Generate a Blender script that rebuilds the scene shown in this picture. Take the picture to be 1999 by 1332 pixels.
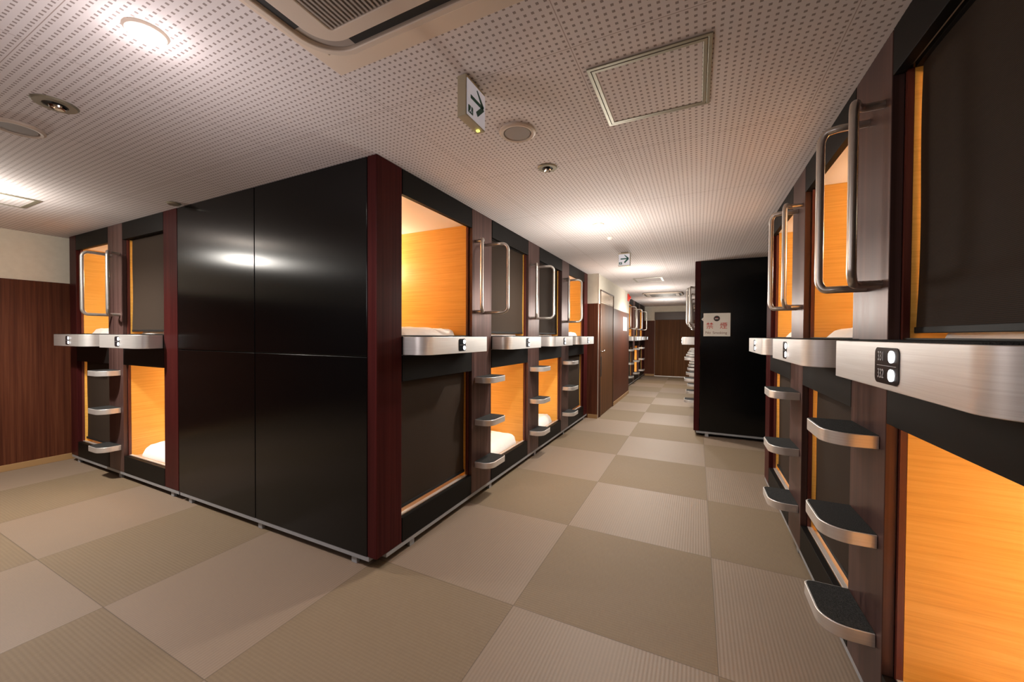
import bpy, bmesh, math, random
from mathutils import Vector, Matrix
random.seed(7)
C = bpy.context.scene.collection
PI = math.pi
for o in list(bpy.data.objects):
    bpy.data.objects.remove(o)

# ------------------------------------------------------------------ camera
H = 1.25
yaw, pitch, roll = math.radians(25.803), math.radians(-0.8196), math.radians(0.289)
F = Vector((-math.sin(yaw)*math.cos(pitch), math.cos(yaw)*math.cos(pitch), math.sin(pitch)))
R_ = Vector((math.cos(yaw), math.sin(yaw), 0)); U_ = R_.cross(F)
Rr = R_*math.cos(roll) + U_*math.sin(roll); Ur = -R_*math.sin(roll) + U_*math.cos(roll)
cd = bpy.data.cameras.new('camera'); cam = bpy.data.objects.new('camera', cd); C.objects.link(cam)
M4 = Matrix((Rr, Ur, -F)).transposed().to_4x4(); M4.translation = Vector((0, 0, H))
cam.matrix_world = M4
cd.sensor_width = 36; cd.lens = 747.07/1999*36; cd.clip_start = 0.02
bpy.context.scene.camera = cam

# ------------------------------------------------------------------ world, exposure
w = bpy.data.worlds.new('world'); bpy.context.scene.world = w; w.use_nodes = True
w.node_tree.nodes['Background'].inputs[0].default_value = (1, .85, .7, 1)
w.node_tree.nodes['Background'].inputs[1].default_value = 0.05
vs = bpy.context.scene.view_settings
vs.view_transform = 'Standard'; vs.look = 'None'; vs.gamma = 1; vs.use_curve_mapping = False
vs.exposure = 1.0

WARM = (1.0, .945, .86); COOL = (1.0, .91, .92); POD = (1.0, .93, .78)
K_DOWN = 46; K_FILL = 7.5; K_POD = 4.7

def lamp_light(name, kind, loc, power, color, size=.05, angle=None, blend=.6, parent=None):
    d = bpy.data.lights.new(name, kind); d.energy = power; d.color = color
    if kind in ('POINT', 'SPOT'): d.shadow_soft_size = size
    if kind == 'SPOT': d.spot_size = angle; d.spot_blend = blend
    o = bpy.data.objects.new(name, d); C.objects.link(o); o.location = loc
    if parent:
        o.parent = parent; o.location = Vector(loc) - parent.location
    return o

# ------------------------------------------------------------------ materials
MATS = {}
def mat(name, col, rough=.5, metal=0., spec=.5, emis=None, es=0., build=None):
    m = bpy.data.materials.new(name); m.use_nodes = True
    b = m.node_tree.nodes['Principled BSDF']
    b.inputs['Base Color'].default_value = (*col, 1); b.inputs['Roughness'].default_value = rough
    b.inputs['Metallic'].default_value = metal; b.inputs['Specular IOR Level'].default_value = spec
    if emis: b.inputs['Emission Color'].default_value = (*emis, 1); b.inputs['Emission Strength'].default_value = es
    if build: build(m.node_tree, b)
    MATS[name] = m
    return m
def N(nt, t, **kw):
    n = nt.nodes.new(t)
    for k, v in kw.items():
        if isinstance(v, (int, float, str, bool)) and hasattr(n, k): setattr(n, k, v)
    return n
def pos(nt): return N(nt, 'ShaderNodeNewGeometry').outputs['Position']
def mapping(nt, src, scale, rotz=0.):
    m = N(nt, 'ShaderNodeMapping'); m.inputs['Scale'].default_value = scale
    m.inputs['Rotation'].default_value = (0, 0, rotz)
    nt.links.new(src, m.inputs['Vector']); return m.outputs['Vector']
def noise(nt, vec, scale, detail=4, rough=.6):
    n = N(nt, 'ShaderNodeTexNoise'); n.inputs['Scale'].default_value = scale; n.inputs['Detail'].default_value = detail
    n.inputs['Roughness'].default_value = rough
    nt.links.new(vec, n.inputs['Vector']); return n.outputs['Fac']
def ramp(nt, fac, stops):
    r = N(nt, 'ShaderNodeValToRGB'); e = r.color_ramp.elements
    while len(e) < len(stops): e.new(.5)
    for el, (p, c) in zip(e, stops): el.position = p; el.color = (*c, 1)
    nt.links.new(fac, r.inputs['Fac']); return r.outputs['Color']
def math_(nt, op, a, b=None, c=None):
    n = N(nt, 'ShaderNodeMath'); n.operation = op
    for i, v in enumerate((a, b, c)):
        if v is None: continue
        if isinstance(v, (int, float)): n.inputs[i].default_value = v
        else: nt.links.new(v, n.inputs[i])
    return n.outputs[0]
def mixc(nt, fac, a, b):
    n = N(nt, 'ShaderNodeMix'); n.data_type = 'RGBA'
    for s, v in ((n.inputs[0], fac), (n.inputs[6], a), (n.inputs[7], b)):
        if isinstance(v, (int, float)): s.default_value = v
        elif isinstance(v, tuple): s.default_value = (*v, 1)
        else: nt.links.new(v, s)
    return n.outputs[2]
def bump(nt, b, h, strength, dist):
    n = N(nt, 'ShaderNodeBump'); n.inputs['Strength'].default_value = strength; n.inputs['Distance'].default_value = dist
    nt.links.new(h, n.inputs['Height']); nt.links.new(n.outputs[0], b.inputs['Normal'])

def grain(stops, scale, nscale=1., bs=0., detail=5):
    def f(nt, b):
        v = mapping(nt, pos(nt), scale); n = noise(nt, v, nscale, detail)
        nt.links.new(ramp(nt, n, stops), b.inputs['Base Color'])
        if bs: bump(nt, b, n, bs, .001)
    return f
# pods' interior wood: horizontal grain
mat('orange_wood', (.84, .42, .09), .42, build=grain([(.3, (.74, .36, .058)), (.5, (.83, .435, .080)), (.7, (.88, .49, .11))], (2.2, 2.2, 75), 1.6))
mat('jamb_red', (.10, .022, .014), .35, build=grain([(.3, (.07, .014, .01)), (.7, (.14, .032, .02))], (60, 60, 1.2)))
mat('post_wine', (.045, .012, .011), .36, spec=.07, build=grain([(.35, (.032, .0058, .0058)), (.65, (.058, .0105, .0098))], (50, 50, .8)))
def fn_post(nt, b):
    v = mapping(nt, pos(nt), (34, 34, .25)); n = noise(nt, v, 1.3, 4)
    nt.links.new(ramp(nt, n, [(.32, (.060, .031, .029)), (.5, (.098, .053, .046)), (.68, (.140, .078, .070))]), b.inputs['Base Color'])
    r = math_(nt, 'MULTIPLY_ADD', n, .16, .31); nt.links.new(r, b.inputs['Roughness'])
    b.inputs['Anisotropic'].default_value = .3
mat('brushed_bronze', (.11, .07, .06), .3, metal=.45, spec=.35, build=fn_post)
mat('fascia_dark', (.0055, .0046, .0040), .5, spec=.12)
def fn_black(nt, b):
    tg = N(nt, 'ShaderNodeTangent'); tg.direction_type = 'RADIAL'; tg.axis = 'Z'; nt.links.new(tg.outputs[0], b.inputs['Tangent']); b.inputs['Anisotropic'].default_value = .75; b.inputs['Anisotropic Rotation'].default_value = 0.
    n = noise(nt, pos(nt), 260, 3); bump(nt, b, n, .05, .0004)
mat('black_panel', (.0024, .0024, .0025), .21, spec=.30, build=fn_black)
mat('seam_black', (.004, .004, .004), .6)
def fn_blind(nt, b):
    p = pos(nt)
    wv = N(nt, 'ShaderNodeTexWave'); wv.bands_direction = 'Z'; wv.inputs['Scale'].default_value = 75; wv.inputs['Distortion'].default_value = 1.2
    wv.inputs['Detail'].default_value = 2; wv.inputs['Detail Scale'].default_value = 3
    nt.links.new(p, wv.inputs['Vector'])
    nt.links.new(ramp(nt, wv.outputs['Fac'], [(0, (.027, .0185, .013)), (1, (.045, .031, .023))]), b.inputs['Base Color'])
    bump(nt, b, wv.outputs['Fac'], .3, .0008)
mat('blind_fabric', (.05, .035, .025), .8, spec=.1, build=fn_blind)
mat('blind_bar', (.014, .012, .011), .6, spec=.2)
def fn_steel(nt, b):
    n = noise(nt, mapping(nt, pos(nt), (3, 3, 260)), 1.5, 3)
    nt.links.new(math_(nt, 'MULTIPLY_ADD', n, .12, .36), b.inputs['Roughness'])
    nt.links.new(ramp(nt, n, [(.3, (.66, .63, .61)), (.7, (.76, .74, .72))]), b.inputs['Base Color'])
mat('brushed_steel', (.7, .7, .7), .4, metal=.75, build=fn_steel)
mat('rail_steel', (.60, .57, .53), .30, metal=.9)
def fn_grip(nt, b):
    n = noise(nt, pos(nt), 420, 2)
    nt.links.new(ramp(nt, n, [(.35, (.006, .006, .006)), (.7, (.045, .044, .043))]), b.inputs['Base Color']); bump(nt, b, n, .6, .001)
mat('grip_mat', (.03, .03, .03), .9, spec=.12, build=fn_grip)
mat('number_black', (.012, .013, .016), .2)
mat('digit_grey', (.45, .42, .42), .5)
mat('led_white', (1, 1, 1), .4, emis=(.92, .95, 1), es=9)
def fn_sheet(nt, b):
    n = noise(nt, pos(nt), 9, 5, .55); bump(nt, b, n, .35, .02)
mat('white_linen', (.80, .76, .72), .85, spec=.2, build=fn_sheet)
mat('beige_blanket', (.42, .26, .15), .8, build=fn_sheet)
mat('pod_ceiling', (.80, .70, .60), .6)
mat('pod_lamp', (1, 1, 1), .4, emis=(1, .82, .58), es=9)
mat('lamp_glow', (1, 1, 1), .4, emis=(1, .9, .75), es=60)
mat('chrome', (.75, .73, .70), .12, metal=1.)
mat('sill_wood', (.42, .26, .14), .45)
mat('kick_metal', (.33, .34, .36), .4, metal=.3)
mat('plinth_black', (.010, .010, .011), .6)
mat('cream_wall', (.63, .575, .48), .8, build=grain([(.3, (.60, .55, .455)), (.7, (.65, .60, .50))], (6, 6, 6), 3, .1))
mat('wainscot_wood', (.10, .032, .018), .5, spec=.16, build=grain([(.3, (.044, .011, .005)), (.5, (.076, .021, .009)), (.7, (.105, .034, .015))], (55, 55, 1.1), 1.0))
mat('door_wood', (.085, .036, .018), .55, spec=.1, build=grain([(.3, (.060, .022, .007)), (.5, (.095, .038, .013)), (.7, (.135, .058, .022))], (40, 40, .6), 1.0))
mat('header_wood', (.045, .022, .014), .45, build=grain([(.3, (.034, .014, .006)), (.7, (.060, .026, .011))], (1, 1, 30), 1.0))
mat('transom_panel', (.50, .38, .26), .25, metal=.5)
mat('tan_baseboard', (.30, .17, .07), .5)
mat('trim_metal', (.60, .53, .47), .35, metal=.6)
mat('ac_plastic', (.60, .50, .41), .5)
mat('ac_trim', (.66, .54, .43), .6)
mat('ac_dark', (.02, .018, .016), .6)
mat('grille_plastic', (.34, .29, .25), .5)
mat('hatch_alu', (.31, .28, .21), .4, metal=.5)
mat('speaker_ring', (.58, .48, .40), .5)
mat('speaker_mesh', (.30, .27, .25), .8)
mat('sign_body', (.42, .36, .25), .5)
mat('sign_side', (.20, .16, .11), .5)
mat('sign_face', (.60, .60, .66), .4, emis=(.72, .72, .8), es=.12)
mat('sign_green', (.008, .085, .065), .5)
mat('led_yellow', (.8, .75, .1), .3, emis=(.9, .8, .15), es=1.0)
mat('paper_white', (.90, .87, .80), .5)
mat('print_red', (.62, .05, .03), .5)
mat('print_brown', (.26, .10, .06), .5)
mat('print_black', (.03, .015, .012), .5)
mat('alarm_red', (.65, .04, .02), .35)
mat('white_plastic', (.75, .72, .66), .4)

TX0, TY0, TS = .085, 1.585, .8375      # the tatami grid
def fn_tatami(nt, b):
    p = pos(nt); s = N(nt, 'ShaderNodeSeparateXYZ'); nt.links.new(p, s.inputs[0])
    x = math_(nt, 'DIVIDE', math_(nt, 'SUBTRACT', s.outputs[0], TX0), TS); y = math_(nt, 'DIVIDE', math_(nt, 'SUBTRACT', s.outputs[1], TY0), TS)
    ix = math_(nt, 'FLOOR', x); iy = math_(nt, 'FLOOR', y)
    par = math_(nt, 'FLOORED_MODULO', math_(nt, 'ADD', ix, iy), 2.0)          # 0 = even tiles, 1 = odd
    # weave: ribs run along y on even tiles, along x on odd ones
    rx = math_(nt, 'SINE', math_(nt, 'MULTIPLY', s.outputs[0], 2*PI/.0145)); ry = math_(nt, 'SINE', math_(nt, 'MULTIPLY', s.outputs[1], 2*PI/.0145))
    rib = math_(nt, 'ADD', math_(nt, 'MULTIPLY', rx, math_(nt, 'SUBTRACT', 1.0, par)), math_(nt, 'MULTIPLY', ry, par))
    nz = noise(nt, p, 2.2, 3); fx = noise(nt, mapping(nt, p, (1, 14, 1)), 22, 3); fy = noise(nt, mapping(nt, p, (14, 1, 1)), 22, 3)
    fib = math_(nt, 'ADD', math_(nt, 'MULTIPLY', fx, math_(nt, 'SUBTRACT', 1.0, par)), math_(nt, 'MULTIPLY', fy, par))
    base = mixc(nt, par, (.205, .146, .104), (.152, .103, .056))  # sheen of the weave painted into the tile tones, even lighter than odd
    var = mixc(nt, math_(nt, 'MULTIPLY', nz, .35), base, (.16, .118, .098))
    var = mixc(nt, math_(nt, 'MULTIPLY', math_(nt, 'SUBTRACT', fib, .3), .5), var, (.28, .21, .13))
    rb = math_(nt, 'MULTIPLY_ADD', rib, .10, .10)
    var = mixc(nt, rb, var, (.09, .065, .04))
    # joints
    fxx = math_(nt, 'ABSOLUTE', math_(nt, 'SUBTRACT', math_(nt, 'FRACT', x), .5)); fyy = math_(nt, 'ABSOLUTE', math_(nt, 'SUBTRACT', math_(nt, 'FRACT', y), .5))
    j = math_(nt, 'GREATER_THAN', math_(nt, 'MAXIMUM', fxx, fyy), .5 - .0022/TS*.8)
    col = mixc(nt, math_(nt, 'MULTIPLY', j, .6), var, (.05, .035, .02))
    nt.links.new(col, b.inputs['Base Color'])
    nt.links.new(math_(nt, 'MULTIPLY_ADD', par, .16, .54), b.inputs['Roughness'])
    hgt = math_(nt, 'SUBTRACT', math_(nt, 'MULTIPLY', rib, .5), math_(nt, 'MULTIPLY', j, 1.5))
    bump(nt, b, hgt, .35, .0012)
mat('tatami', (.25, .19, .13), .62, spec=.34, build=fn_tatami)

def fn_ceiling(nt, b):
    p = pos(nt); s = N(nt, 'ShaderNodeSeparateXYZ'); nt.links.new(p, s.inputs[0])
    PX, PY, P = .785, .785, .785/33
    u = math_(nt, 'MULTIPLY', math_(nt, 'FRACT', math_(nt, 'DIVIDE', math_(nt, 'SUBTRACT', s.outputs[0], -1.167), PX)), PX)
    v = math_(nt, 'MULTIPLY', math_(nt, 'FRACT', math_(nt, 'DIVIDE', math_(nt, 'SUBTRACT', s.outputs[1], 1.218), PY)), PY)
    def cell(t, size):
        f = math_(nt, 'ABSOLUTE', math_(nt, 'SUBTRACT', math_(nt, 'FRACT', math_(nt, 'DIVIDE', t, P)), .5))
        return math_(nt, 'LESS_THAN', f, .19)
    dot = math_(nt, 'MULTIPLY', cell(u, PX), cell(v, PY))
    def joint(t, size): return math_(nt, 'LESS_THAN', math_(nt, 'MINIMUM', t, math_(nt, 'SUBTRACT', size, t)), .0011)
    jy = joint(v, PY); jx = joint(u, PX)
    j = math_(nt, 'MAXIMUM', jy, jx)
    n = noise(nt, p, 3, 2)
    base = mixc(nt, n, (.64, .585, .575), (.70, .64, .63))
    col = mixc(nt, math_(nt, 'MULTIPLY', dot, .80), base, (.20, .15, .13))
    col = mixc(nt, math_(nt, 'MULTIPLY', j, .7), col, (.22, .14, .11))
    nt.links.new(col, b.inputs['Base Color'])
mat('perforated_board', (.6, .54, .5), .85, spec=.2, build=fn_ceiling)

# ------------------------------------------------------------------ mesh builder
class Fr:      # local (s along the row, n out of the front, z up) to world
    def __init__(f, o, s, n): f.o = Vector(o); f.s = Vector(s); f.n = Vector(n)
    def __call__(f, a, b, z): return f.o + f.s*a + f.n*b + Vector((0, 0, z))
WORLD = Fr((0, 0, 0), (1, 0, 0), (0, 1, 0))
class MB:
    def __init__(m, fr=WORLD): m.bm = bmesh.new(); m.fr = fr
    def v(m, p): return m.bm.verts.new(m.fr(*p))
    def box(m, a, b):
        x0, y0, z0 = a; x1, y1, z1 = b
        vs = [m.v(p) for p in ((x0,y0,z0),(x1,y0,z0),(x1,y1,z0),(x0,y1,z0),(x0,y0,z1),(x1,y0,z1),(x1,y1,z1),(x0,y1,z1))]
        for f in ((0,1,2,3),(4,5,6,7),(0,1,5,4),(1,2,6,5),(2,3,7,6),(3,0,4,7)): m.bm.faces.new([vs[i] for i in f])
        return m
    def prism(m, poly, z0, z1, axis='z'):
        if axis == 'z': P = lambda a, b, c: (a, b, c)
        elif axis == 'n': P = lambda a, b, c: (a, c, b)        # poly in (s,z), extruded along n
        else: P = lambda a, b, c: (c, a, b)                    # poly in (n,z), extruded along s
        lo = [m.v(P(a, b, z0)) for a, b in poly]; hi = [m.v(P(a, b, z1)) for a, b in poly]; k = len(poly)
        m.bm.faces.new(lo); m.bm.faces.new(hi)
        for i in range(k): m.bm.faces.new((lo[i], lo[(i+1) % k], hi[(i+1) % k], hi[i]))
        return m
    def ring(m, outer, inner, z0, z1, axis='z'):
        if axis == 'z': P = lambda a, b, c: (a, b, c)
        else: P = lambda a, b, c: (a, c, b)
        k = len(outer)
        L = [[m.v(P(a, b, z)) for a, b in pl] for pl, z in ((outer, z0), (outer, z1), (inner, z1), (inner, z0))]
        for r in range(4):
            A, B = L[r], L[(r+1) % 4]
            for i in range(k): m.bm.faces.new((A[i], A[(i+1) % k], B[(i+1) % k], B[i]))
        return m
    def tube(m, pts, r, seg=14):
        P = [m.fr(*p) for p in pts]; rings = []
        T0 = (P[1]-P[0]).normalized(); up = Vector((0, 0, 1)) if abs(T0.z) < .9 else Vector((1, 0, 0))
        nrm = T0.cross(up).normalized()
        for i, p in enumerate(P):
            t = ((P[min(i+1, len(P)-1)]-p).normalized() + (p-P[max(i-1, 0)]).normalized()).normalized()
            nrm = (nrm - t*nrm.dot(t)).normalized(); bn = t.cross(nrm)
            rings.append([m.bm.verts.new(p + (nrm*math.cos(2*PI*k/seg) + bn*math.sin(2*PI*k/seg))*r) for k in range(seg)])
        for a, b in zip(rings, rings[1:]):
            for k in range(seg): m.bm.faces.new((a[k], a[(k+1) % seg], b[(k+1) % seg], b[k]))
        m.bm.faces.new(rings[0]); m.bm.faces.new(rings[-1]); return m
    def lathe(m, c, prof, seg=36):       # around a vertical axis, prof = (r, z)
        rings = []
        for r, z in prof:
            if r < 1e-6: rings.append([m.v((c[0], c[1], z))])
            else: rings.append([m.v((c[0]+r*math.cos(2*PI*k/seg), c[1]+r*math.sin(2*PI*k/seg), z)) for k in range(seg)])
        for a, b in zip(rings, rings[1:]):
            for k in range(seg):
                q = [a[k % len(a)], a[(k+1) % len(a)], b[(k+1) % len(b)], b[k % len(b)]]; u = []
                for x in q:
                    if x not in u: u.append(x)
                if len(u) > 2: m.bm.faces.new(u)
        return m
    def build(m, name, material, parent=None, bevel=0., smooth=False, label=None, origin=None):
        bmesh.ops.remove_doubles(m.bm, verts=m.bm.verts, dist=1e-6)
        bmesh.ops.recalc_face_normals(m.bm, faces=m.bm.faces)
        off = Vector(parent_loc(parent)) if parent else (Vector(origin) if origin else Vector((0, 0, 0)))
        for v in m.bm.verts: v.co -= off
        me = bpy.data.meshes.new(name); m.bm.to_mesh(me); m.bm.free()
        me.materials.append(MATS[material])
        if smooth:
            for p in me.polygons: p.use_smooth = True
            me.set_sharp_from_angle(angle=math.radians(40))
        o = bpy.data.objects.new(name, me); C.objects.link(o)
        if parent: o.parent = parent
        elif origin: o.location = origin
        if bevel:
            bv = o.modifiers.new('bevel', 'BEVEL'); bv.width = bevel; bv.segments = 2; bv.limit_method = 'ANGLE'; bv.angle_limit = math.radians(50)
        if label: o['label'] = label
        return o
def parent_loc(p):
    l = Vector((0, 0, 0))
    while p: l += p.location; p = p.parent
    return l
def thing(name, label, cat, loc, group=None):
    o = bpy.data.objects.new(name, None); o.empty_display_size = .05; C.objects.link(o); o.location = loc
    o['label'] = label; o['category'] = cat
    if group: o['group'] = group
    return o
def tag(o, label, cat, group=None):
    o['label'] = label; o['category'] = cat
    if group: o['group'] = group
    return o
def struct(o): o['kind'] = 'structure'; return o
def arc(cx, cy, r, a0, a1, k=8):
    return [(cx + r*math.cos(a0+(a1-a0)*i/k), cy + r*math.sin(a0+(a1-a0)*i/k)) for i in range(k+1)]
def rrect(x0, y0, x1, y1, r, k=6):
    return (arc(x1-r, y1-r, r, 0, PI/2, k) + arc(x0+r, y1-r, r, PI/2, PI, k) + arc(x0+r, y0+r, r, PI, 1.5*PI, k) + arc(x1-r, y0+r, r, 1.5*PI, 2*PI, k))
def text(body, size, matname, name, parent, org, xdir, ydir, squash=1., depth=.0006, label=None):
    cu = bpy.data.curves.new('t', 'FONT'); cu.body = body; cu.size = size; cu.align_x = 'CENTER'; cu.align_y = 'CENTER'
    cu.extrude = depth/2
    t = bpy.data.objects.new('t', cu); C.objects.link(t)
    me = bpy.data.meshes.new_from_object(t.evaluated_get(bpy.context.evaluated_depsgraph_get()))
    bpy.data.objects.remove(t); me.materials.clear(); me.materials.append(MATS[matname]); me.name = name
    X = Vector(xdir).normalized(); Y = Vector(ydir).normalized(); Z = X.cross(Y)
    off = parent_loc(parent)
    for v in me.vertices: v.co = Vector(org) + X*v.co.x*squash + Y*v.co.y + Z*v.co.z - off
    o = bpy.data.objects.new(name, me); C.objects.link(o); o.parent = parent
    if label: o['label'] = label
    return o

# ------------------------------------------------------------------ the place
CZ = 2.19
XL, YB, XR, YBLK = -1.503, 1.487, .527, 5.33
XW = -5.62; YBACK = -2.6; YF = 12.8; XRW = 2.72
floor = struct(MB().box((XW-.1, YBACK-.1, -.08), (XRW+.1, YF+.1, 0)).build('floor', 'tatami'))
ceil = struct(MB().box((XW-.1, YBACK-.1, CZ), (XRW+.1, YF+.1, CZ+.08)).build('ceiling', 'perforated_board'))
def wall(name, a, b): return struct(MB().box(a, b).build(name, 'cream_wall'))
WT = 1.742                                   # top of the wainscot
wl = wall('wall_left', (XW-.12, YBACK-.1, 0), (XW, 3.6, CZ))
def struct_part(mb, name, matname, parent, bevel=0.):
    return mb.build(name, matname, parent, bevel)
struct_part(MB().box((XW, YBACK, .0), (XW+.012, 3.5, WT)), 'wainscot_panel', 'wainscot_wood', wl, .001)
struct(MB().box((XW+.012, YBACK+.02, 0), (XW+.022, 3.5, .058)).build('baseboard_left', 'tan_baseboard', None, .002))
wb = wall('wall_back', (XW, YBACK-.12, 0), (XRW, YBACK, CZ))
struct_part(MB().box((XW+.03, YBACK, 0), (XRW, YBACK+.012, WT)), 'wainscot_panel', 'wainscot_wood', wb)
wall('wall_right', (XRW, YBACK, 0), (XRW+.12, YF, CZ))
wall('wall_north', (XW, 3.6, 0), (-3.56, 3.72, CZ))
# corridor wall block between the two left-hand rows
XC = -1.345
wc = wall('wall_corridor', (-3.6, 5.765, 0), (XC-.012, 8.66, CZ))
struct_part(MB().box((-1.62, 5.753, 0), (XC, 5.765, WT)), 'wainscot_panel', 'wainscot_wood', wc)
struct_part(MB().box((XC-.012, 5.765, 0), (XC, 5.875, WT)), 'wainscot_panel', 'wainscot_wood', wc)
struct_part(MB().box((XC-.012, 6.905, 0), (XC, 8.66, WT)), 'wainscot_panel', 'wainscot_wood', wc)
struct_part(MB().box((XC-.012, 5.753, WT), (XC, 8.66, CZ)).box((-1.62, 5.753, WT), (XC-.012, 5.765, CZ)), 'upper_wall_lining', 'cream_wall', wc)
struct(MB().box((XC+.0, 5.752, 0), (XC+.008, 5.765, CZ-.002)).build('trim_1', 'trim_metal'))
struct(MB().box((XC+.0005, 6.95, 0), (XC+.012, 8.655, .06)).build('baseboard_corridor', 'tan_baseboard', None, .002))
struct(MB().box((-1.49, 5.741, 0), (XC-.001, 5.752, .06)).build('baseboard_nib', 'tan_baseboard', None, .002))
# corridor door
d1 = struct(MB().box((XC-.011, 5.90, .006), (XC+.004, 6.88, 1.765)).build('door_1', 'door_wood', None, .002))
struct_part(MB().box((XC-.011, 5.90, 1.775), (XC+.006, 6.88, 1.945)), 'transom_panel', 'transom_panel', d1)
MB().box((XC-.011, 5.878, 0), (XC+.014, 5.898, 1.962)).box((XC-.011, 6.882, 0), (XC+.014, 6.902, 1.962)).box((XC-.011, 5.898, 1.947), (XC+.014, 6.882, 1.962)).build('door_frame', 'header_wood', d1, .001)
MB().box((XC+.004, 5.945, .62), (XC+.010, 5.975, .93)).build('pull_slot', 'seam_black', d1)
hd = MB(); hd.tube([(XC+.004, 5.95, 1.01), (XC+.05, 5.95, 1.01), (XC+.055, 5.97, 1.03)], .011).build('door_knob', 'chrome', d1, smooth=True)
# far wall with its sliding door
wf = wall('wall_far', (XC-.3, YF, 0), (XRW, YF+.12, CZ))
struct_part(MB().box((-1.6, YF-.012, 0), (-1.2, YF, WT)), 'wainscot_panel', 'wainscot_wood', wf)
d2 = struct(MB().box((-1.19, YF-.03, .02), (.55, YF-.002, 1.76)).build('door_2', 'door_wood', None, .002))
MB().box((-1.2, YF-.06, 1.762), (.6, YF-.002, 2.0)).build('door_header', 'header_wood', d2, .002)
MB().box((-1.2, YF-.045, 0), (.6, YF-.002, .018)).build('threshold', 'paper_white', d2)
struct(MB().box((-1.49, YF-.024, 0), (-1.21, YF-.013, .06)).build('baseboard_far', 'tan_baseboard', None, .002))

# ------------------------------------------------------------------ capsule parts
PR = .16
def shelf_poly(s0, s1, p, r=.08, inset=0., rfar=.004):
    i = inset
    return [(s0+i, .001)] + arc(s0+r, p-r, r-i, PI, PI/2, 10) + arc(s1-rfar, p-rfar, max(rfar-i, .001), PI/2, 0, 3) + [(s1-i, .001)] if not i else \
           [(s0+i, .002)] + arc(s0+r, p-r, r-i, PI, PI/2, 10) + [(s1-i, p-i), (s1-i, .002)]
def blind(fr, par, s0, s1, z0, z1, dep, wav, edge_gap, side):
    mb = MB(fr); nx, nz = 22, 26; g = []
    for j in range(nz+1):
        t = j/nz; row = []
        for i in range(nx+1):
            u = i/nx
            a, b = s0, s1
            gap = edge_gap*(.35 + .65*t) + .003*math.sin(5*t + wav)
            if side > 0: b -= gap
            else: a += gap
            row.append((a+(b-a)*u, -dep + .0035*math.sin(9*u+wav)*(1-.5*t) + .002*math.sin(6*t+3*u), z0+(z1-z0)*t))
        g.append(row)
    F_ = [[mb.v(p) for p in r] for r in g]; B_ = [[mb.v((p[0], p[1]-.0025, p[2])) for p in r] for r in g]
    for j in range(nz):
        for i in range(nx):
            mb.bm.faces.new((F_[j][i], F_[j][i+1], F_[j+1][i+1], F_[j+1][i])); mb.bm.faces.new((B_[j][i], B_[j+1][i], B_[j+1][i+1], B_[j][i+1]))
    for j in range(nz):
        mb.bm.faces.new((F_[j][0], F_[j+1][0], B_[j+1][0], B_[j][0])); mb.bm.faces.new((F_[j][nx], B_[j][nx], B_[j+1][nx], F_[j+1][nx]))
    for i in range(nx):
        mb.bm.faces.new((F_[0][i], B_[0][i], B_[0][i+1], F_[0][i+1])); mb.bm.faces.new((F_[nz][i], F_[nz][i+1], B_[nz][i+1], B_[nz][i]))
    bo = mb.build('roller_blind', 'blind_fabric', par, smooth=True)
    g0 = edge_gap*.35
    MB(fr).box((s0+(0 if side > 0 else g0), -dep-.009, z0-.012), (s1-(g0 if side > 0 else 0), -dep+.006, z0+.006)).build('bottom_bar', 'blind_bar', bo, .002)

def SHORT(l):
    for q in ('open ', ' lit orange', ' with brown blind down', ', and lit', ', blind down', ','): l = l.replace(q, '')
    return l
def make_shelf(fr, shelf, label):
    s0, s1, num = shelf
    lab = 'steel shelf under the ' + SHORT(label)
    sh = thing('capsule_shelf', lab, 'shelf', tuple(fr((s0+s1)/2, .001, 1.137)), 'steel shelves between upper and lower capsules')
    if True:
        MB(fr).prism(shelf_poly(s0, s1, PR), 1.137, 1.24).build('shelf_board', 'brushed_steel', sh, .0015, smooth=True)
        MB(fr).prism(shelf_poly(s0, s1, PR, inset=.007), 1.2401, 1.2440).build('shelf_mat', 'grip_mat', sh)
        a, b = s1-.395, s1-.28
        if num == 'far': a, b = s1-.36, s1-.28
        npn = MB(fr).prism(rrect(a, 1.150, b, 1.228, .014), PR-.001, PR+.0015, 'n').build('number_panel', 'number_black', sh)
        right = fr.n.cross(Vector((0, 0, -1)))      # the viewer's right when looking at the front
        sg = 1 if fr.s.dot(right) > 0 else -1
        cx = (a+b)/2 + sg*.024
        for k, zz in enumerate((1.209, 1.170)):
            MB(fr).prism([(cx+.0115*math.cos(q*PI/8), zz+.0125*math.sin(q*PI/8)) for q in range(16)], PR+.0016, PR+.003, 'n').build('room_light', 'led_white', npn)
        MB(fr).box((a+.012, PR+.0015, 1.1885), (b-.012, PR+.002, 1.1895)).build('divider_line', 'digit_grey', npn)
        if num and num != 'far':
            for body, zz in zip(num, (1.208, 1.170)):
                text(body, .029, 'digit_grey', 'room_number', npn, fr((a+b)/2 - sg*.026, PR+.002, zz), right, (0, 0, 1), .72)

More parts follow.
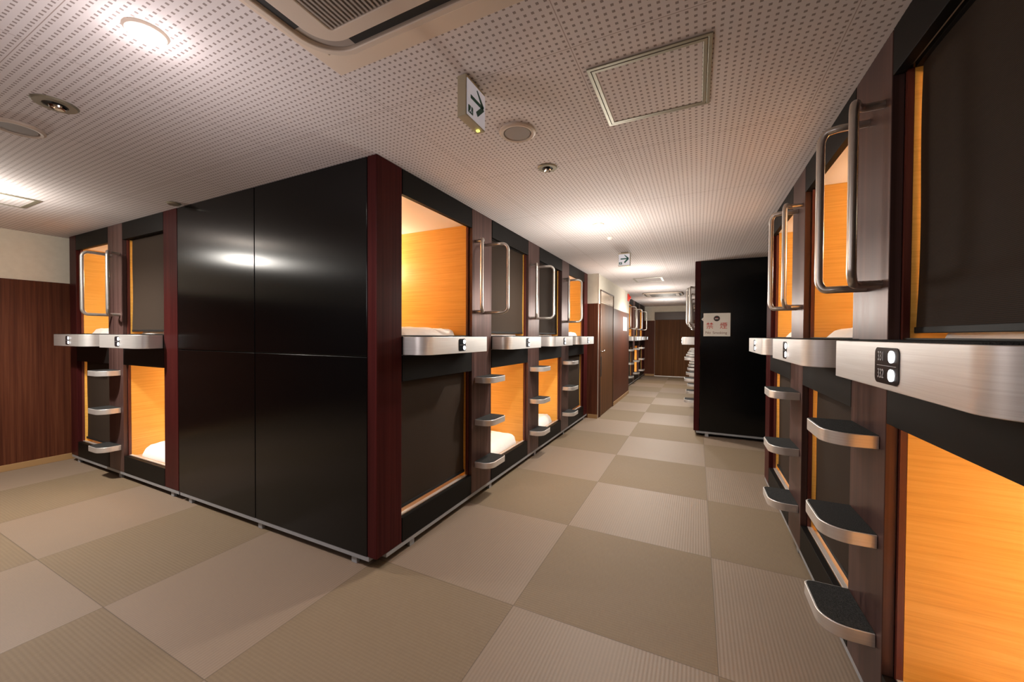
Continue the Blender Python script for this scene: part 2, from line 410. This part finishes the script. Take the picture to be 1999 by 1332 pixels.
def pod(fr, w, lower, closed, name, label, group, lit=1., shelf=None, blind_z=None, mirror_txt=False, lampn=None, gap=.006):
    z0, z1 = (.065, 1.131) if lower else (1.137, 2.186)
    oz0, oz1 = (.205, .985) if lower else (1.243, 2.045)
    D = 1.93; fl = .195 if lower else 1.232
    t = thing(name, label, 'sleeping capsule', tuple(fr(w/2, 0, z0 if lower else z0)), group)
    # fascias
    MB(fr).box((.002, -.028, oz1), (w-.002, 0, z1)).build('top_fascia', 'fascia_dark', t, .0015)
    MB(fr).box((.002, -.028, z0), (w-.002, 0, oz0)).build('bottom_fascia', 'fascia_dark', t, .0015)
    for a, b in ((.0005, .0125), (w-.0125, w-.0005)):
        MB(fr).box((a, -.045, oz0-.006), (b, -.0295, oz1+.006)).build('jamb', 'jamb_red', t)
    # lining
    for a, b in ((.0005, .0125), (w-.0125, w-.0005)):
        MB(fr).box((a, -D, fl), (b, -.046, oz1+.02)).build('side_panel', 'orange_wood', t)
    MB(fr).box((.013, -D, fl), (w-.013, -D+.015, oz1+.02)).build('back_panel', 'orange_wood', t)
    MB(fr).box((.0005, -D, oz1+.021), (w-.0005, -.029, oz1+.034)).build('ceiling_panel', 'pod_ceiling', t)
    MB(fr).box((.0005, -D, fl-.02), (w-.0005, -.029, fl-.001)).build('bed_base', 'sill_wood', t)
    MB(fr).box((.014, -.050, oz0+.0005), (w-.014, -.0295, oz0+.0055)).build('sill_track', 'brushed_steel' if lower else 'blind_bar', t, .001)
    # reading lamp on the ladder-side wall
    lz = oz1-.24
    if lampn is None: lampn = -.92
    lp = MB(fr).box((w-.06, lampn-.09, lz-.035), (w-.013, lampn+.09, lz+.035)).build('reading_lamp', 'pod_lamp', t, .006)
    if lit:
        lamp_light('pod_light', 'POINT', tuple(fr(w-.13, lampn, lz)), K_POD*lit, POD, .05, parent=t)
    if closed:
        MB(fr).box((.0130, -.080, oz1-.014), (w-.013, -.0645, oz1+.0205)).box((.0130, -.0640, oz1+.004), (w-.013, -.0455, oz1+.0205)).build('blind_cassette', 'blind_bar', t)
        bz = blind_z if blind_z else (oz0+.035)
        blind(fr, t, .003, w-.003, bz, oz1+.015, .060, len(label)*.7, gap, 1)
    if shelf: make_shelf(fr, shelf, label)
    return t

def ladder(fr, w, pw, label, group, hz=(1.99, 1.42), b1=(-.018, .095), b2=(.20, .127), att=(.055, .175), steps=(.935, .615, .295)):
    t = thing('ladder_post', label, 'ladder', tuple(fr(w+pw/2, 0, .065)), group)
    MB(fr).box((w+.0025, -.03, .065), (w+pw-.0025, 0, 2.186)).build('post_panel', 'brushed_bronze', t, .002)
    for zt in steps:
        s0, s1, p = w+.042, w+pw-.004, .14
        def poly(i): return [(s0+i, .001)] + arc(s0+.08, p-.08, .08-i, PI, PI/2, 9) + arc(s1-.03, p-.03, .03-i, PI/2, 0, 5) + [(s1-i, .001)]
        st = MB(fr).prism(poly(0), zt-.043, zt).build('step', 'brushed_steel', t, .0015, smooth=True)
        MB(fr).prism(poly(.006), zt+.0002, zt+.0016).build('tread_pad', 'grip_mat', st)
    for (ba, bn), aa in ((b1, att[0]), (b2, att[1])):
        A = Vector((w+aa, 0, 0)); B = Vector((w+ba, bn, 0)); Mi = Vector((w+aa, bn*.66, 0)); r = .045
        d0 = (Mi-A).normalized(); d = (B-Mi).normalized(); k_ = .022
        arm = [A] + [(Mi-d0*k_)*(1-t)**2 + Mi*2*t*(1-t) + (Mi+d*k_)*t*t for t in (0, .2, .4, .6, .8, 1)]
        pts = [(q, hz[0]) for q in arm]
        L = (B-Mi).length; r = min(r, L-k_-.002); V = .045
        pts += [(Mi+d*(L-r+r*math.sin(a_)), hz[0]-V+V*math.cos(a_)) for a_ in [PI/2*k/8 for k in range(0, 9)]]
        pts += [(Mi+d*(L-r+r*math.cos(a_)), hz[1]+V-V*math.sin(a_)) for a_ in [PI/2*k/8 for k in range(0, 9)]]
        pts += [(q, hz[1]) for q in reversed(arm)]
        MB(fr).tube([(q.x, q.y, z) for q, z in pts], .0128).build('handrail', 'rail_steel', t, smooth=True)
    return t

def kick(fr, s0, s1, label, b0=0., b1=0.):
    t = thing('base_plinth', label, 'plinth', tuple(fr((s0+s1)/2, -.02, 0)), 'plinths under the capsule rows')
    MB(fr).box((s0+.02+b0, -.14, .022), (s1-.02-b1, -.042, .0395)).build('plinth_beam', 'plinth_black', t)
    MB(fr).box((s0, -.04, .040), (s1, -.002, .063)).build('kick_strip', 'kick_metal', t, .001)
    k = max(2, int((s1-s0)/.95)+1)
    for i in range(k):
        c = s0+b0+.12+(s1-s0-.24-b0-b1)*i/(k-1)
        MB(fr).box((c-.02, -.035, 0), (c+.02, -.012, .0395)).build('levelling_foot', 'kick_metal', t, .002)
    return t

def bed(fr, w, zf, label, s0=.026, s1=None, n0=-.075, n1=-1.85, hgt=.066, seed=0):
    s1 = s1 or w-.026; rnd = random.Random(seed); ph = [rnd.uniform(0, 6) for _ in range(6)]
    mb = MB(fr); nx, ny = 22, 54; g = []
    def se(t):                       # rounded edge profile
        e = min(t, 1-t)
        return e
    for j in range(ny+1):
        row = []
        for i in range(nx+1):
            u, v = i/nx, j/ny
            eu = min(u, 1-u)*(s1-s0); ev = min(v, 1-v)*abs(n1-n0)
            e = 1 - (max(0, 1-eu/.06))**2.4 * .8; e2 = 1 - (max(0, 1-ev/.08))**2.6 * .72
            cr = .09; du = max(0, cr-eu); dv = max(0, cr-ev)
            s = s0+(s1-s0)*u; n = n0+(n1-n0)*v
            s += (1 if u < .5 else -1)*dv*dv/cr*.9*(abs(u-.5)*2)**3; n += 0*du
            wr = .004*math.sin(11*s+5*n+ph[0]) + .003*math.sin(23*n-9*s+ph[1]) + .0022*math.sin(48*s+ph[2]+17*n) + .0016*math.sin(70*n-31*s+ph[4])
            z = zf + hgt*e*e2 + wr*e*e2
            row.append((s, n + .006*math.sin(15*s+ph[3]), z))
        g.append(row)
    T = [[mb.v(p) for p in r] for r in g]; Bt = [[mb.v((p[0], p[1], zf)) for p in r] for r in g]
    for j in range(ny):
        for i in range(nx):
            mb.bm.faces.new((T[j][i], T[j][i+1], T[j+1][i+1], T[j+1][i])); mb.bm.faces.new((Bt[j][i], Bt[j+1][i], Bt[j+1][i+1], Bt[j][i+1]))
    for j in range(ny):
        mb.bm.faces.new((T[j][0], T[j+1][0], Bt[j+1][0], Bt[j][0])); mb.bm.faces.new((T[j][nx], Bt[j][nx], Bt[j+1][nx], T[j+1][nx]))
    for i in range(nx):
        mb.bm.faces.new((T[0][i], Bt[0][i], Bt[0][i+1], T[0][i+1])); mb.bm.faces.new((T[ny][i], T[ny][i+1], Bt[ny][i+1], Bt[ny][i]))
    og = tuple(fr((s0+s1)/2, (n0+n1)/2, zf))
    t = thing('futon', label, 'bedding', og, 'white futons inside the capsules')
    mb.build('quilt', 'white_linen', t, smooth=True)
    # under sheet showing at the entrance
    MB(fr).box((s0+.004, n0+.022, zf), (s1-.004, n0+.008, zf+.010)).build('under_sheet', 'beige_blanket', t, .003)
    return t

def end_post(fr, s0, s1, label, depth=.065):
    return tag(MB(fr).box((s0, -depth, .0655), (s1, .0, 2.188)).build('corner_post', 'post_wine', None, .003, origin=tuple(fr((s0+s1)/2, -depth/2, .0655))), label, 'post')

UF, LF = 1.232, .195
# ---- left corridor row (faces the corridor, +X)
W, PW = .745, .30
Lfr = lambda y: Fr((XL, y, 0), (0, 1, 0), (1, 0, 0))
Ld = [(1.68, 'nearest the black corner block'), (2.73, 'second from the black corner block'), (3.767, 'third from the black corner block'), (4.802, 'last of the left row before the wall and door')]
hzL = dict(hz=(1.955, 1.428), b1=(-.02, .095), b2=(.215, .188), att=(.055, .19))
for i, (y, d) in enumerate(Ld):
    fr = Lfr(y); up_open = i in (0, 3)
    pod(fr, W, False, not up_open, 'upper_capsule', f"{'open upper' if up_open else 'upper'} capsule {'lit orange' if up_open else 'with brown blind down'}, {d}", 'left row upper capsules', lit=1.25 if i == 0 else .8,
        shelf=(.004, .69, 'far'))
    pod(fr, W, True, up_open, 'lower_capsule', f"{'lower' if up_open else 'open lower'} capsule {'with brown blind down' if up_open else 'lit orange'}, {d}", 'left row lower capsules', lit=.8,
        blind_z=.24 if i == 0 else None)
    bed(fr, W, UF, f'white quilt in the upper capsule {d}', seed=i, s1=None)
    if not up_open: bed(fr, W, LF, f'white quilt in the open lower capsule {d}', seed=10+i, hgt=.085)
    if i < 3:
        ladder(fr, W, PW-(.0 if i == 0 else .008), ['bronze ladder post with steps and rails, nearest the black corner block', 'middle ladder post of the left corridor row', 'ladder post of the left row farthest from the black block'][i], 'ladder posts of the left corridor row', **hzL)
end_post(Lfr(0), 1.4875, 1.677, 'dark wine-red corner post between black end panels and first left capsule')
end_post(Lfr(0), 5.55, 5.735, 'dark wine-red post ending the left row beside the cream wall')
kick(Lfr(0), 1.56, 5.74, 'grey metal strip and black plinth under the left corridor row', b0=.1)

# ---- right corridor row (faces -X)
Rfr = lambda y: Fr((XR, y, 0), (0, 1, 0), (-1, 0, 0))
Rd = [(None, None), (.82, 'nearest the camera'), (1.86, 'second from the camera'), (2.90, 'farthest before the black block')]
WR_ = .74
for i, (y, d) in enumerate(Rd):
    if y is None: continue
    fr = Rfr(y); up_open = i in (2, 3)
    dd = d or 'beyond the right picture edge'
    pod(fr, WR_, False, not up_open, 'upper_capsule', f"{'open upper' if up_open else 'upper'} capsule of the right row {'lit orange' if up_open else 'with brown blind down'}, {dd}", 'right row upper capsules', lit=1.,
        shelf=(-.085, .605, ('331', '332') if i == 1 else 'far' if i != 1 else None), blind_z=1.275, lampn=-.7, gap=.026)
    pod(fr, WR_, True, up_open or i == 0, 'lower_capsule', f"{'lower' if up_open else 'open lower'} capsule of the right row {'with brown blind down' if up_open else 'lit orange'}, {dd}", 'right row lower capsules', lit=1., lampn=-.7, gap=.03)
    if i > 0: bed(fr, WR_, UF, f'white quilt in the upper capsule of the right row {dd}', seed=20+i)
    if i == 1: bed(fr, WR_, LF, 'white quilt in the open lower capsule at the right picture edge', seed=31)
    if i < 3: ladder(fr, WR_, .30, [None, 'large ladder post with black-padded steps, nearest on the right', 'second ladder post of the right row, farther than the big one'][i], 'ladder posts of the right row')
end_post(Rfr(0), 3.645, 3.84, 'dark post ending the right row before the black block', .065)
end_post(Rfr(0), .60, .812, 'dark post beyond the right picture edge')
kick(Rfr(0), .6, 3.84, 'grey metal strip and black plinth under the right row')
tag(MB().box((XR+.066, 3.80, .065), (2.46, 3.84, 2.186)).build('row_end_panel', 'black_panel', None, .002, origin=(1.5, 3.82, .065)), 'black panel closing the far end of the right row', 'panel')

# ---- room row (faces -Y), s runs towards -X
WM, PM = .689, .276
Mfr = lambda x: Fr((x, YB, 0), (-1, 0, 0), (0, -1, 0))
for i, (x, d) in enumerate([(-3.70, 'beside the black end panels in the left room'), (-4.668, 'next to the brown wall in the left room')]):
    fr = Mfr(x); up_open = i == 1
    pod(fr, WM, False, not up_open, 'upper_capsule', f"{'open upper' if up_open else 'upper'} capsule {'lit orange' if up_open else 'with brown blind down'} {d}", 'left room upper capsules', lit=.7, shelf=(.01, .635, 'far'), lampn=-.7, gap=.025)
    pod(fr, WM, True, up_open, 'lower_capsule', f"{'lower' if up_open else 'open lower'} capsule {'with brown blind down' if up_open else 'lit orange'} {d}", 'left room lower capsules', lit=.7, lampn=-.7, gap=.025)
    bed(fr, WM, UF, f'white quilt in the upper capsule {d}', seed=40+i)
    if i == 0:
        bed(fr, WM, LF, f'white quilt in the open lower capsule {d}', seed=42, hgt=.085)
        ladder(fr, WM, PM, 'ladder post with three steps in the left room', 'ladder posts of the left room', hz=(1.93, 1.41), b1=(-.03, .10), b2=(.2, .18), att=(.05, .2))
end_post(Mfr(-3.495), .002, .203, 'dark wine-red post left of the black end panels', .06)
end_post(Mfr(-5.36), 0.0, .15, 'narrow dark post between left room capsules and brown wall')
kick(Mfr(-3.497), 0, 2.01, 'grey metal strip and black plinth under the left room capsules')

# ---- black end panels of the block
for x0, x1, where in ((-3.488, -2.551, 'left'), (-2.543, -1.572, 'right')):
    for z0, z1, lev in ((.065, 1.131, 'lower'), (1.136, 2.186, 'upper')):
        tag(MB().box((x0, YB, z0), (x1, YB+.02, z1)).build('end_panel', 'black_panel', None, .0015, origin=((x0+x1)/2, YB+.01, z0)),
            f'glossy black end panel, {lev} {where} of four, on the big corner block', 'panel', 'black end panels of the corner block')
MB_ = MB().box((-3.49, YB+.022, .066), (-1.575, YB+.05, 2.186)); tag(MB_.build('panel_backing', 'seam_black', None, origin=(-2.5, YB+.03, .042)), 'black backing board showing in the seams between the four end panels', 'panel')
kick(Fr((-3.49, YB, 0), (1, 0, 0), (0, -1, 0)), .01, 1.93, 'grey metal strip and black plinth under the black end panels')

# ---- far right block
XB = -.03
Bfr = lambda y: Fr((XB, y, 0), (0, 1, 0), (-1, 0, 0))
end_post(Fr((XB+.001, YBLK, 0), (1, 0, 0), (0, -1, 0)), 0, .062, 'dark red corner post of the far black block', .19)
tag(MB().box((XB+.066, YBLK, .065), (2.0, YBLK+.02, 2.186)).build('end_panel', 'black_panel', None, .0015, origin=(.9, YBLK+.01, .065)), 'tall black end panel carrying the no smoking notice', 'panel')
kick(Fr((XB, YBLK, 0), (1, 0, 0), (0, -1, 0)), .03, 2.0, 'grey metal strip and black plinth under the far black panel')
for i, y in enumerate((5.53, 6.57, 7.61, 8.65, 9.69, 10.73)):
    fr = Bfr(y); dist = ['nearest', 'second', 'third', 'fourth', 'fifth', 'sixth'][i]
    pod(fr, .74, False, True, 'upper_capsule', f'{dist} upper capsule of the row behind the no smoking panel', 'upper capsules behind the black panel', lit=0, shelf=(.2 if i == 0 else .004, .69, 'far'))
    pod(fr, .74, True, True, 'lower_capsule', f'{dist} lower capsule of the row behind the no smoking panel', 'lower capsules behind the black panel', lit=0)
    ladder(fr, .74, .30, f'{dist} ladder post of the row behind the no smoking panel', 'ladder posts behind the black panel', hz=(1.985, 1.428), b1=(-.02, .07), b2=(.215, .115))
kick(Bfr(0), 5.525, 11.77, 'metal strip and plinth under the row behind the no smoking panel')

# ---- far left row
Ffr = lambda y: Fr((XL, y, 0), (0, 1, 0), (1, 0, 0))
for i, (y, dist) in enumerate(((9.61, 'nearest'), (10.655, 'middle'), (11.70, 'farthest'))):
    fr = Ffr(y); uo = i != 1
    pod(fr, W, False, not uo, 'upper_capsule', f"{dist} upper capsule of the far left row, {'open and lit' if uo else 'blind down'}", 'far left upper capsules', lit=.7, shelf=(.004, .69, 'far'))
    pod(fr, W, True, uo, 'lower_capsule', f"{dist} lower capsule of the far left row, {'blind down' if uo else 'open and lit'}", 'far left lower capsules', lit=.7)
    if uo: bed(fr, W, UF, f'white quilt in the {dist} upper capsule of the far left row', seed=60+i)
    else: bed(fr, W, LF, f'white quilt in the {dist} lower capsule of the far left row', seed=60+i)
for y, dist in ((9.61, 'nearest'), (10.655, 'middle'), (11.70, 'farthest')):
    ladder(Ffr(y-.745-.30), .745, .298, f'{dist} ladder post of the far left row', 'ladder posts of the far left row', hz=(1.955, 1.428), b1=(-.02, .095), b2=(.215, .188), att=(.055, .19))
end_post(Ffr(0), 12.45, 12.77, 'dark post ending the far left row at the far wall')
tag(MB(Ffr(0)).box((8.665, -.03, .065), (9.30, 0, 2.186)).build('filler_panel', 'fascia_dark', None, .002, origin=(XL-.015, 9.0, .065)), 'dark filler panel between corridor wall and far left ladders', 'panel')
kick(Ffr(0), 8.67, 12.77, 'metal strip and plinth under the far left row')

# ------------------------------------------------------------------ ceiling things
def downlight(x, y, label, on=True, r=.045, kd=1., kg=1., col=WARM, dz=.6, rs=.18):
    t = thing('downlight', label, 'ceiling light', (x, y, CZ-.012), 'round ceiling downlights')
    MB().lathe((x, y), [(r*.78, CZ-.001), (r*.78, CZ-.008), (r, CZ-.008), (r*1.12, CZ-.001)], 32).build('trim_ring', 'speaker_ring', t, smooth=True)
    MB().lathe((x, y), [(0, CZ-.006), (r*.7, CZ-.006), (r*.74, CZ-.002)], 28).build('bulb', 'lamp_glow', t, smooth=True)
    if on:
        lamp_light('spot_light', 'SPOT', (x, y, CZ-.02), K_DOWN*kd, col, .045, math.radians(150), .8, t)
        lamp_light('halo_fill', 'POINT', (x, y, CZ-.07), .55, col, .03, parent=t)  # added halo on the ceiling around the trim ring
        lamp_light('fill_light', 'POINT', (x, y, CZ-dz), K_FILL*kg, col, rs, parent=t)  # added fill hanging in the air under the fixture, brightens the ceiling
downlight(-1.554, .587, 'brightest downlight over the near left floor', r=.05, kd=.8, kg=.75, col=COOL)
downlight(-4.15, .60, 'downlight beyond the left picture edge', kd=3.2, kg=1.7, dz=.18, rs=.05)
downlight(-1.554, -1.5, 'assumed unseen downlight behind the camera position', kd=.35, kg=1.1, col=COOL)  # assumed lamp, added out of view behind the camera
downlight(-.758, 3.225, 'lit downlight nearest in the corridor, over the left row', kd=1.7, kg=2.1)
downlight(-.741, 5.632, 'second lit corridor downlight, past the small arrow sign', kd=1.7, kg=2.1)
downlight(-.71, 7.91, 'third lit corridor downlight, beside the ceiling hatch', kd=1.7, kg=2.1)
downlight(-.715, 10.53, 'farthest lit corridor downlight before the far door', kd=1.7, kg=2.1)

def gimbal(x, y, label, r, ang):
    t = thing('spotlight', label, 'ceiling light', (x, y, CZ-.012), 'unlit recessed spotlights')
    MB().lathe((x, y), [(r*.6, CZ-.001), (r*.6, CZ-.007), (r, CZ-.007), (r*1.1, CZ-.001)], 32).build('trim_ring', 'hatch_alu', t, smooth=True)
    MB().lathe((x, y), [(0, CZ-.001), (r*.58, CZ-.001), (r*.58, CZ-.003), (0, CZ-.003)], 28).build('recess', 'ac_dark', t)
    cx, cy = r*.12*math.cos(ang), r*.12*math.sin(ang)
    MB().lathe((x+cx, y+cy), [(0, CZ-.004), (r*.30, CZ-.004), (r*.42, CZ-.012), (r*.36, CZ-.018), (r*.2, CZ-.013), (0, CZ-.013)], 24).build('reflector', 'chrome', t, smooth=True)
gimbal(-2.378, .607, 'unlit chrome spotlight in the left ceiling', .062, 1.)
gimbal(-.762, 2.021, 'small unlit chrome spotlight between round speaker and corridor light', .05, 2.)

def speaker(x, y, r, label):
    t = thing('ceiling_speaker', label, 'speaker', (x, y, CZ-.012), 'round ceiling speakers')
    MB().lathe((x, y), [(r*.76, CZ-.001), (r*.78, CZ-.012), (r*.9, CZ-.014), (r, CZ-.009), (r*1.01, CZ-.001)], 44).build('rim', 'speaker_ring', t, smooth=True)
    MB().lathe((x, y), [(0, CZ-.010), (r*.7, CZ-.010), (r*.76, CZ-.004)], 44).build('mesh_cover', 'speaker_mesh', t, smooth=True)
speaker(-.755, 1.608, .083, 'round grey ceiling speaker beside the arrow sign')
speaker(-2.80, .600, .085, 'round grey ceiling speaker at the left picture edge')
def sensor(x, y, label, r=.03):
    tag(MB().lathe((x, y), [(0, CZ-.026), (r*.6, CZ-.025), (r*.8, CZ-.014), (r, CZ-.010), (r, CZ-.001), (0, CZ-.001)], 28).build('smoke_detector', 'white_plastic', None, smooth=True, origin=(x, y, CZ-.02)), label, 'smoke detector')
sensor(-.758, 3.685, 'small white smoke detector behind the first corridor downlight')
tag(MB().lathe((-3.40, 1.43), [(0, CZ-.012), (.035, CZ-.012), (.045, CZ-.001), (0, CZ-.001)], 28).build('heat_detector', 'hatch_alu', None, smooth=True, origin=(-3.4, 1.43, CZ-.01)), 'flat round detector on the ceiling above the black end panels', 'detector')

def hatch(x0, y0, x1, y1, label, fw=.02):
    t = thing('ceiling_hatch', label, 'ceiling hatch', ((x0+x1)/2, (y0+y1)/2, CZ-.006), 'framed ceiling hatches')
    R4 = lambda i: [(x0+i, y0+i), (x1-i, y0+i), (x1-i, y1-i), (x0+i, y1-i)]
    MB().ring(R4(0), R4(fw*.62), CZ-.005, CZ-.0005).build('outer_frame', 'hatch_alu', t, .001)
    MB().ring(R4(fw*.72), R4(fw*1.35), CZ-.006, CZ-.0005).build('inner_frame', 'hatch_alu', t, .001)
    MB().box((x0+fw*1.35, y0+fw*1.35, CZ-.004), (x1-fw*1.35, y1-fw*1.35, CZ-.0005)).build('hatch_board', 'perforated_board', t)
hatch(-.362, 1.338, .035, 1.737, 'square aluminium-framed hatch in the ceiling at top centre')
hatch(-4.56, .66, -4.20, 1.005, 'small framed hatch in the left ceiling near the brown wall')
hatch(-.955, 6.50, -.51, 6.95, 'framed hatch far along the corridor ceiling')

def aircon(cx, cy, half, label, trim):
    t = thing('air_conditioner', label, 'air conditioner', (cx, cy, CZ-.04), 'ceiling cassette air conditioners')
    if trim:
        x0, x1, y0, y1 = trim
        MB().ring([(x0, y0), (x1, y0), (x1, y1), (x0, y1)], [(cx-half+.01, cy-half+.01), (cx+half-.01, cy-half+.01), (cx+half-.01, cy+half-.01), (cx-half+.01, cy+half-.01)], CZ-.006, CZ-.0005).build('mounting_trim', 'ac_trim', t, .001)
    q = lambda i, r: rrect(cx-half+i, cy-half+i, cx+half-i, cy+half-i, r, 10)
    MB().ring(q(0, .13), q(.020, .115), CZ-.030, CZ-.007).build('outer_ring', 'ac_plastic', t, .003, smooth=True)
    MB().ring(q(.0205, .115), q(.060, .09), CZ-.016, CZ-.007).build('air_channel', 'grille_plastic', t)
    gx, gy = half-.137, half-.107
    MB().ring(q(.0605, .09), rrect(cx-gx-.003, cy-gy-.003, cx+gx+.003, cy+gy+.003, .012, 10), CZ-.034, CZ-.007).build('front_panel', 'ac_plastic', t, .003, smooth=True)
    for a, b, c, d in ((-1, 0, 0, 1), (1, 0, 0, 1), (0, -1, 1, 0), (0, 1, 1, 0)):
        m = half-.040; L = half*.66
        MB().box((cx+a*m-(.0165 if a else L), cy+b*m-(.0165 if b else L), CZ-.0195), (cx+a*m+(.0165 if a else L), cy+b*m+(.0165 if b else L), CZ-.0165)).build('air_outlet', 'ac_dark', t)
    MB().box((cx-gx, cy-gy, CZ-.018), (cx+gx, cy+gy, CZ-.008)).build('filter', 'ac_dark', t)
    mb = MB(); k = 40
    for i in range(k):
        x = cx-gx+2*gx*(i+.5)/k; mb.box((x-.0034, cy-gy, CZ-.034), (x+.0034, cy+gy, CZ-.0185))
    mb.build('intake_grille', 'grille_plastic', t)
aircon(-.705, .485, .422, 'ceiling cassette air conditioner cut by the top picture edge', (-1.165, -.24, -.02, .985))
aircon(-.69, 9.1, .40, 'distant ceiling cassette air conditioner in the far corridor', None)

# arrow signs
def arrow_sign(c, xdir, label, wdt, hgt, thick):
    X = Vector(xdir); Zn = X.cross(Vector((0, 0, 1))); zc = CZ-.012-hgt/2
    c = Vector((c[0], c[1], 0)); fr = Fr(c, X, Zn)      # s to the viewer's right, n towards the viewer
    t = thing('exit_sign', label, 'sign', (c.x, c.y, CZ-.01), 'green arrow signs on the ceiling')
    z0, z1 = CZ-.012-hgt, CZ-.012
    MB(fr).box((-wdt/2, -thick, z0), (wdt/2, -.0005, z1)).build('sign_housing', 'sign_body', t, .002)
    MB(fr).box((-wdt*.3, -thick*.75, z1+.0003), (wdt*.3, -thick*.25, CZ-.0005)).build('ceiling_bracket', 'sign_side', t)
    MB(fr).box((-wdt/2+.004, 0, z0+.005), (wdt/2-.004, .002, z1-.012)).build('sign_face', 'sign_face', t, .0005)
    a = hgt*.30; zc = z0+hgt*.54; n = .0022; m = .0032
    ar = MB(fr)
    th = a*.27
    def bar(p, q, wd0, wd1):
        p, q = Vector(p), Vector(q); d = (q-p).normalized(); o = Vector((-d.y, d.x))
        ar.prism([tuple(p+o*wd0/2), tuple(q+o*wd1/2), tuple(q-o*wd1/2), tuple(p-o*wd0/2)], n, m, 'n')
    tip = (wdt*.36, zc)
    bar((-wdt*.30, zc), (wdt*.30, zc), th*1.1, th*1.1)
    bar((wdt*.02, zc+a), tip, th*.5, th*1.5); bar((wdt*.02, zc-a), tip, th*1.5, th*1.5)
    ar.build('arrow', 'sign_green', t)
    # small running figure pictogram under the tail
    px, pz, k = -wdt*.30, z0+hgt*.20, hgt*.11
    MB(fr).prism(rrect(px-k, pz-k*.85, px+k, pz+k*.85, k*.2, 3), n, m, 'n').build('exit_pictogram', 'sign_green', t)
    fg = MB(fr); fg.prism([(px-.05*k, pz+.75*k), (px+.2*k, pz+.75*k), (px+.2*k, pz+.5*k), (px-.05*k, pz+.5*k)], m, m+.0004, 'n')
    for pl in ([(-.1, .4), (.2, .35), (.1, -.1), (-.2, -.05)], [(-.2, -.05), (0, -.1), (-.35, -.65), (-.6, -.6)], [(0, -.1), (.1, 0), (.5, -.4), (.35, -.6)]):
        fg.prism([(px+a_*k, pz+b_*k) for a_, b_ in pl], m, m+.0004, 'n')
    fg.build('running_figure', 'sign_face', t)
    MB(fr).box((wdt*.26, -thick*.6, z0-.006), (wdt*.26+.012, -thick*.25, z0-.0003)).build('test_lamp', 'led_yellow', t, .002)
arrow_sign((-.745, 1.225), (0, 1, 0), 'white arrow sign hanging from the ceiling near the round speaker', .135, .145, .037)
arrow_sign((-.742, 4.4), (1, 0, 0), 'smaller arrow sign hanging over the corridor past the first downlight', .128, .143, .035)

# ------------------------------------------------------------------ wall things
# no smoking notice on the far black panel
nx0, nx1, nz0, nz1, ny = .070, .362, 1.253, 1.538, YBLK-.0005
t = thing('no_smoking_sign', 'white no smoking notice with red characters on the black panel', 'sign', ((nx0+nx1)/2, ny, nz0))
MB().box((nx0, ny-.003, nz0), (nx1, ny, nz1)).build('notice_sheet', 'paper_white', t)
MB().prism([(nx0-.024, nz0+.21), (nx0-.001, nz0+.235), (nx0-.001, nz0+.185)], ny-.003, ny, 'n').build('sticker_corner', 'paper_white', t)
ncx = (nx0+nx1)/2
text('禁', .085, 'print_red', 'red_character', t, (nx0+.070, ny-.0038, nz0+.125), (1, 0, 0), (0, 0, 1))
text('煙', .085, 'print_red', 'red_character', t, (nx1-.072, ny-.0038, nz0+.125), (1, 0, 0), (0, 0, 1))
text('No', .042, 'print_brown', 'lettering_no', t, (nx0+.052, ny-.0038, nz0+.045), (1, 0, 0), (0, 0, 1), 1.1)
text('Smoking', .042, 'print_brown', 'lettering_smoking', t, (ncx+.034, ny-.0038, nz0+.043), (1, 0, 0), (0, 0, 1), 1.1)
cz_ = nz1-.066
MB().ring([(ncx+.034*math.cos(a*PI/14), cz_+.034*math.sin(a*PI/14)) for a in range(28)], [(ncx+.026*math.cos(a*PI/14), cz_+.026*math.sin(a*PI/14)) for a in range(28)], ny-.0045, ny-.0031, 'n').build('prohibition_ring', 'print_black', t)
MB().prism([(ncx+.0255*math.cos(a*PI/14), cz_+.0255*math.sin(a*PI/14)) for a in range(28)], ny-.0036, ny-.0031, 'n').build('ring_field', 'print_black', t)
MB().box((ncx-.020, ny-.0046, cz_-.007), (ncx+.016, ny-.0037, cz_+.001)).build('cigarette_mark', 'paper_white', t)
MB().box((ncx-.014, ny-.0046, cz_+.004), (ncx+.012, ny-.0037, cz_+.010)).build('smoke_mark', 'print_red', t)

# notice beside the corridor door, fire alarm
t = thing('wall_notice', 'tall white notice on the brown corridor wall past the door', 'notice', (XC+.002, 8.15, 1.36))
MB().box((XC+.0005, 7.93, 1.36), (XC+.003, 8.37, 1.64)).build('notice_sheet', 'paper_white', t)
for k in range(4):
    MB().box((XC+.0031, 8.02, 1.41+k*.055), (XC+.0038, 8.28, 1.425+k*.055)).build('printed_line', 'speaker_mesh', t)
t = thing('fire_alarm', 'red fire alarm lamp high on the cream corridor wall', 'fire alarm', (XC+.01, 8.50, 2.07))
MB().box((XC+.0005, 8.42, 2.00), (XC+.025, 8.58, 2.15)).build('back_box', 'alarm_red', t, .006)
mb = MB(); P = [(0, .03), (.028, .03), (.026, .055), (.015, .07), (0, .074)]
fr = Fr((XC, 8.5, 2.075), (0, 1, 0), (0, 0, 1))
rings = [[mb.bm.verts.new(Vector((XC+h_, 8.5+r*math.cos(q*PI/10), 2.075+r*math.sin(q*PI/10)))) for q in range(20)] for r, h_ in ((.04, .026), (.038, .045), (.022, .06), (.004, .064))]
for a, b in zip(rings, rings[1:]):
    for q in range(20): mb.bm.faces.new((a[q], a[(q+1) % 20], b[(q+1) % 20], b[q]))
mb.bm.faces.new(rings[0]); mb.bm.faces.new(rings[-1])
mb.build('lamp_dome', 'alarm_red', t, smooth=True)
